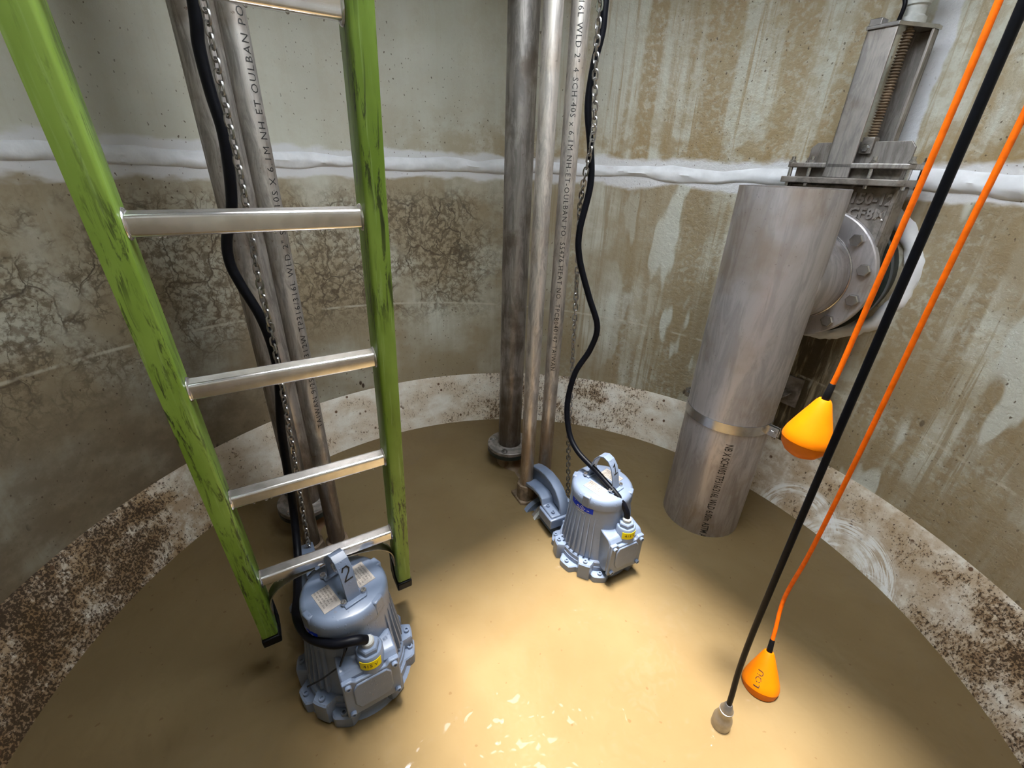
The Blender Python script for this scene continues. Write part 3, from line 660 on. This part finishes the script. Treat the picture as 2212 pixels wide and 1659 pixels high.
va = thing('knife_gate_valve', 'stainless knife gate valve with tall yoke bolted to the wall behind the drop pipe', 'valve', (*GC, 0), NA)
arc = [(.205 * math.cos(a), ZC + .215 * math.sin(a)) for a in [PI + PI * k / 16 for k in range(17)]]
MB().prism(arc + [(.205, ZC + .04), (.198, ZC + .10), (.198, 1.40), (-.160, 1.40), (-.160, ZC + .10), (-.205, ZC + .04)], .264, .340, 'xz').build('body', 'cast', va, 40, bevel=.006)
for xx in (-.160, .186, .055): MB().box(xx, xx + .012, .254, .266, ZC + .12, 1.40).build('body_rib', 'cast', va, 0, bevel=.003)
mb = text_mb('150-12\nCF8M', .046, bold=.0014); mb.xf(T(.131, .2615, 1.335) @ RX(PI / 2)); lt = mb.build('cast_lettering', 'pipe', va, 0, label='raised cast lettering')
sm = lt.modifiers.new('raise', 'SOLIDIFY'); sm.thickness = .006; sm.offset = 0
def plate(x0, x1, y0, y1, z0, z1, c, name, mat):
    return MB().prism([(x0, y0 + c), (x0 + c, y0), (x1 - c, y0), (x1, y0 + c), (x1, y1 - c), (x1 - c, y1), (x0 + c, y1), (x0, y1 - c)], z0, z1).build(name, mat, va, 0, bevel=.003)
plate(-.178, .216, .215, .388, 1.400, 1.420, .016, 'bonnet_flange', 'cast')
MB().prism([(-.145, .262), (.185, .262), (.185, .342), (-.145, .342)], 1.420, 1.450).build('packing', 'cast', va, 0)
plate(-.172, .222, .232, .370, 1.450, 1.466, .014, 'gland_plate', 'pipe')
for xx in (-.158, -.090, .105, .208):
    for yy in (.246, .356):
        MB().cyl((xx, yy, 1.390), (xx, yy, 1.486), .007, n=12).build('stud', 'bright', va); inst(HEX_M12, 'hex_bolt', va, T(xx, yy, 1.466))
MB().prism([(-.130, 1.455), (.185, 1.455), (.185, 1.515), (.170, 1.532), (-.112, 1.532), (-.130, 1.515)], .294, .304, 'xz').build('gate_plate', 'pipe_dark', va, 0, bevel=.001)
MB().box(-.035, .047, .232, .241, 1.421, 1.835).box(-.035, -.027, .232, .262, 1.421, 1.835).build('yoke_leg', 'pipe', va, 0, bevel=.0015)
MB().box(.028, .100, .372, .380, 1.421, 1.835).box(.092, .100, .345, .380, 1.421, 1.835).build('yoke_leg', 'pipe_dark', va, 0, bevel=.0015)
MB().prism([(-.038, .226), (.05, .226), (.104, .36), (.104, .386), (.02, .386), (-.038, .25)], 1.835, 1.846).build('yoke_bridge', 'bright', va, 0, bevel=.002)
SX = .052
# threaded spindle
th_prof = []
for i in range(41):
    z = 1.50 + i * .0081; th_prof += [(.0095, z), (.0145, z + .0022), (.0145, z + .0042), (.0095, z + .0064)]
MB().lathe(th_prof + [(.0095, 1.84)], 16).xf(T(SX, .299, 0)).build('spindle', 'rust', va, 40, label='rusty threaded spindle')
MB().box(SX - .018, SX + .018, .280, .318, 1.495, 1.545).build('gate_clevis', 'cast', va, 0, bevel=.003); inst(HEX_M12, 'hex_bolt', va, T(SX, .280, 1.512) @ RX(PI / 2))
MB().lathe([(.036, 1.845), (.036, 1.862), (.028, 1.868), (.028, 1.890), (.034, 1.893), (.034, 1.935), (.026, 1.94)], 28, (.045, .31, 0)).build('coupling', 'paleplast', va, label='white spindle coupling')
MB().box(-.045, -.01, .25, .29, 1.845, 1.868).build('bracket', 'bright', va, 0, bevel=.002)
MB().lathe([(.024, 1.935), (.024, 1.975), (.036, 1.977), (.036, 1.99)], 24, (.045, .31, 0)).build('spindle_tube', 'rust', va)
MB().lathe([(.03, 1.985), (.03, HATCH['z'] - .05)], 24, (.045, .31, 0)).build('extension_spindle', 'paleplast', va)
for sx in (-1, 1): MB().tube([(.045 + sx * .028, .305, 1.972), (.045 + sx * .075, .285, 1.965)], [.008, .010], 12).build('lug_bolt', 'greenblack', va)
MB().tube(spline([(.030, .262, 1.99), (.020, .258, 1.93), (.034, .258, 1.89), (.030, .262, 1.85)], 6), .006, 10).build('lead', 'rubber', va, 60)
MB().lathe([(.15, .340), (.240, .340), (.240, .366), (.225, .366), (.225, .475), (.15, .475)], 64, (0, 0, ZC), 'y', closed=True).build('wall_flange', 'greenblack', va, label='black coated wall flange')
for k in range(12):
    a = 2 * PI * (k + .5) / 12; inst(HEX_M20, 'hex_bolt', va, T(.204 * math.cos(a), .366, ZC + .204 * math.sin(a)) @ RX(-PI / 2))
# white sealant round the pipe through the wall
vs, fs = [], []; n_, m_ = 90, 8
Rn = Matrix.Translation((*GC, 0)) @ RZ(NA)
for i in range(n_):
    a = 2 * PI * i / n_; q = Vector((math.cos(a) * 3, math.sin(a) * 3, 2)); rad = .262 + .015 * mnoise.noise(q)
    for j in range(m_):
        b = 2 * PI * j / m_; lump = 1 + .3 * mnoise.noise(q * 3 + Vector((0, 0, j)))
        p = Vector(((rad + .030 * lump * math.cos(b)) * math.cos(a), 0, ZC + (rad + .030 * lump * math.cos(b)) * math.sin(a)))
        wp = Rn @ Vector((p.x, .40, p.z)); d2 = Vector((wp.x - CX, wp.y - CY)); d2.normalize(); rr = R + .006 - .03 * lump * max(math.sin(b), -.3)
        vs.append((CX + d2.x * rr, CY + d2.y * rr, p.z))
for i in range(n_):
    for j in range(m_): fs.append((i * m_ + j, ((i + 1) % n_) * m_ + j, ((i + 1) % n_) * m_ + (j + 1) % m_, i * m_ + (j + 1) % m_))
MB().add(vs, fs).build('trim_2', 'sealant', smooth=60, kind='structure', label='lumpy white sealant round the pipe opening behind the valve')

# ------------------------------------------------------------------ floats and level sensor
def float_switch(loc, tilt, top, label, word=None, pts=None):
    t = thing('float_switch', label, 'float', loc, 0, 'orange float switches')
    tm = tilt.to_4x4() if hasattr(tilt, 'to_4x4') else tilt
    prof = [(.002, -.062), (.02, -.0585), (.036, -.049), (.047, -.034), (.0512, -.018), (.0518, -.0165)]
    low = MB().lathe(prof + [(.0505, -.0160)], 48).xf(tm).build('float_bottom', 'orange', t, 60)
    MB().lathe([(.0505, -.0160), (.0522, -.0155), (.0522, -.008), (.049, .006), (.0385, .034), (.0262, .064), (.0165, .088), (.0125, .094), (.008, .094)], 48).xf(tm).build('float_body', 'orange', t, 45)
    MB().lathe([(.0085, .088), (.0082, .100), (.0070, .132), (.0055, .134)], 20).xf(tm).build('neck_sleeve', 'blackplast', t)
    a = tm @ Vector((0, 0, .128)); o = Vector(loc)
    P = [a, tm @ Vector((0, 0, .165))] + [Vector(p) - o for p in pts]
    MB().tube(spline(P, 8), .0056, 10).build('cable', 'orange_cable', t, 60, label='orange cable')
    return t, tm
fa, _ = float_switch((.714, .893, .868), RX(math.radians(-2)) @ RY(math.radians(6)), 0, 'orange pear-shaped float switch hanging in the air at right', pts=[(.739, .904, 1.13), (.743, .905, 1.24), (.752, .907, 1.5), (.757, .908, 1.75), (.762, .91, 2.38)])
fb, tm = float_switch((.805, .815, .022), RZ(math.radians(-25)) @ RX(math.radians(-22)), 0, 'orange float switch lying on the water beside the steel sensor', pts=[(.846, .905, .28), (.842, .886, .5), (.844, .88, .85), (.848, .88, 1.3), (.856, .882, 1.6), (.862, .885, 2.38)])
# handwritten word on the floating one
def cone_text(txt, size, az, zc, mat, parent):
    mb = text_mb(txt, size, cuts=4); out = []
    for x, y, _ in mb.v:
        h = zc + x; rr = .0522 + (.0262 - .0522) * (h + .006) / (.070) + .0012; a = az - y / rr; out.append((rr * math.cos(a), rr * math.sin(a), h))
    mb.v = out; return mb
cone_text('LOU', .024, math.radians(-112), .020, 'ink', fb).xf(tm).build('lettering', 'ink', fb, 0, label='black handwritten letters')

ls = thing('level_sensor', 'steel bell-shaped level sensor on a black cable touching the water', 'sensor', (.634, .698, 0))
MB().lathe([(.018, -.03), (.0255, -.028), (.0258, .030), (.0235, .040), (.0165, .052), (.0152, .058), (.0152, .064), (.0175, .066), (.0175, .076), (.0158, .079), (.0098, .100), (.0076, .102)], 40).build('housing', 'sensor', ls, 40)
MB().lathe([(.0170, .0670), (.0186, .0675), (.0186, .0745), (.0170, .0750)], 40).build('collar', 'sensor', ls)
MB().tube(spline([(0, 0, .098), (.000, .004, .14), (-.002, .014, .25), (-.003, .020, .45), (-.003, .022, .9), (-.002, .022, 1.6), (-.002, .022, 2.38)], 8), .0072, 12).build('cable', 'rubber', ls, 60, label='black cable')
bpy.context.view_layer.update()
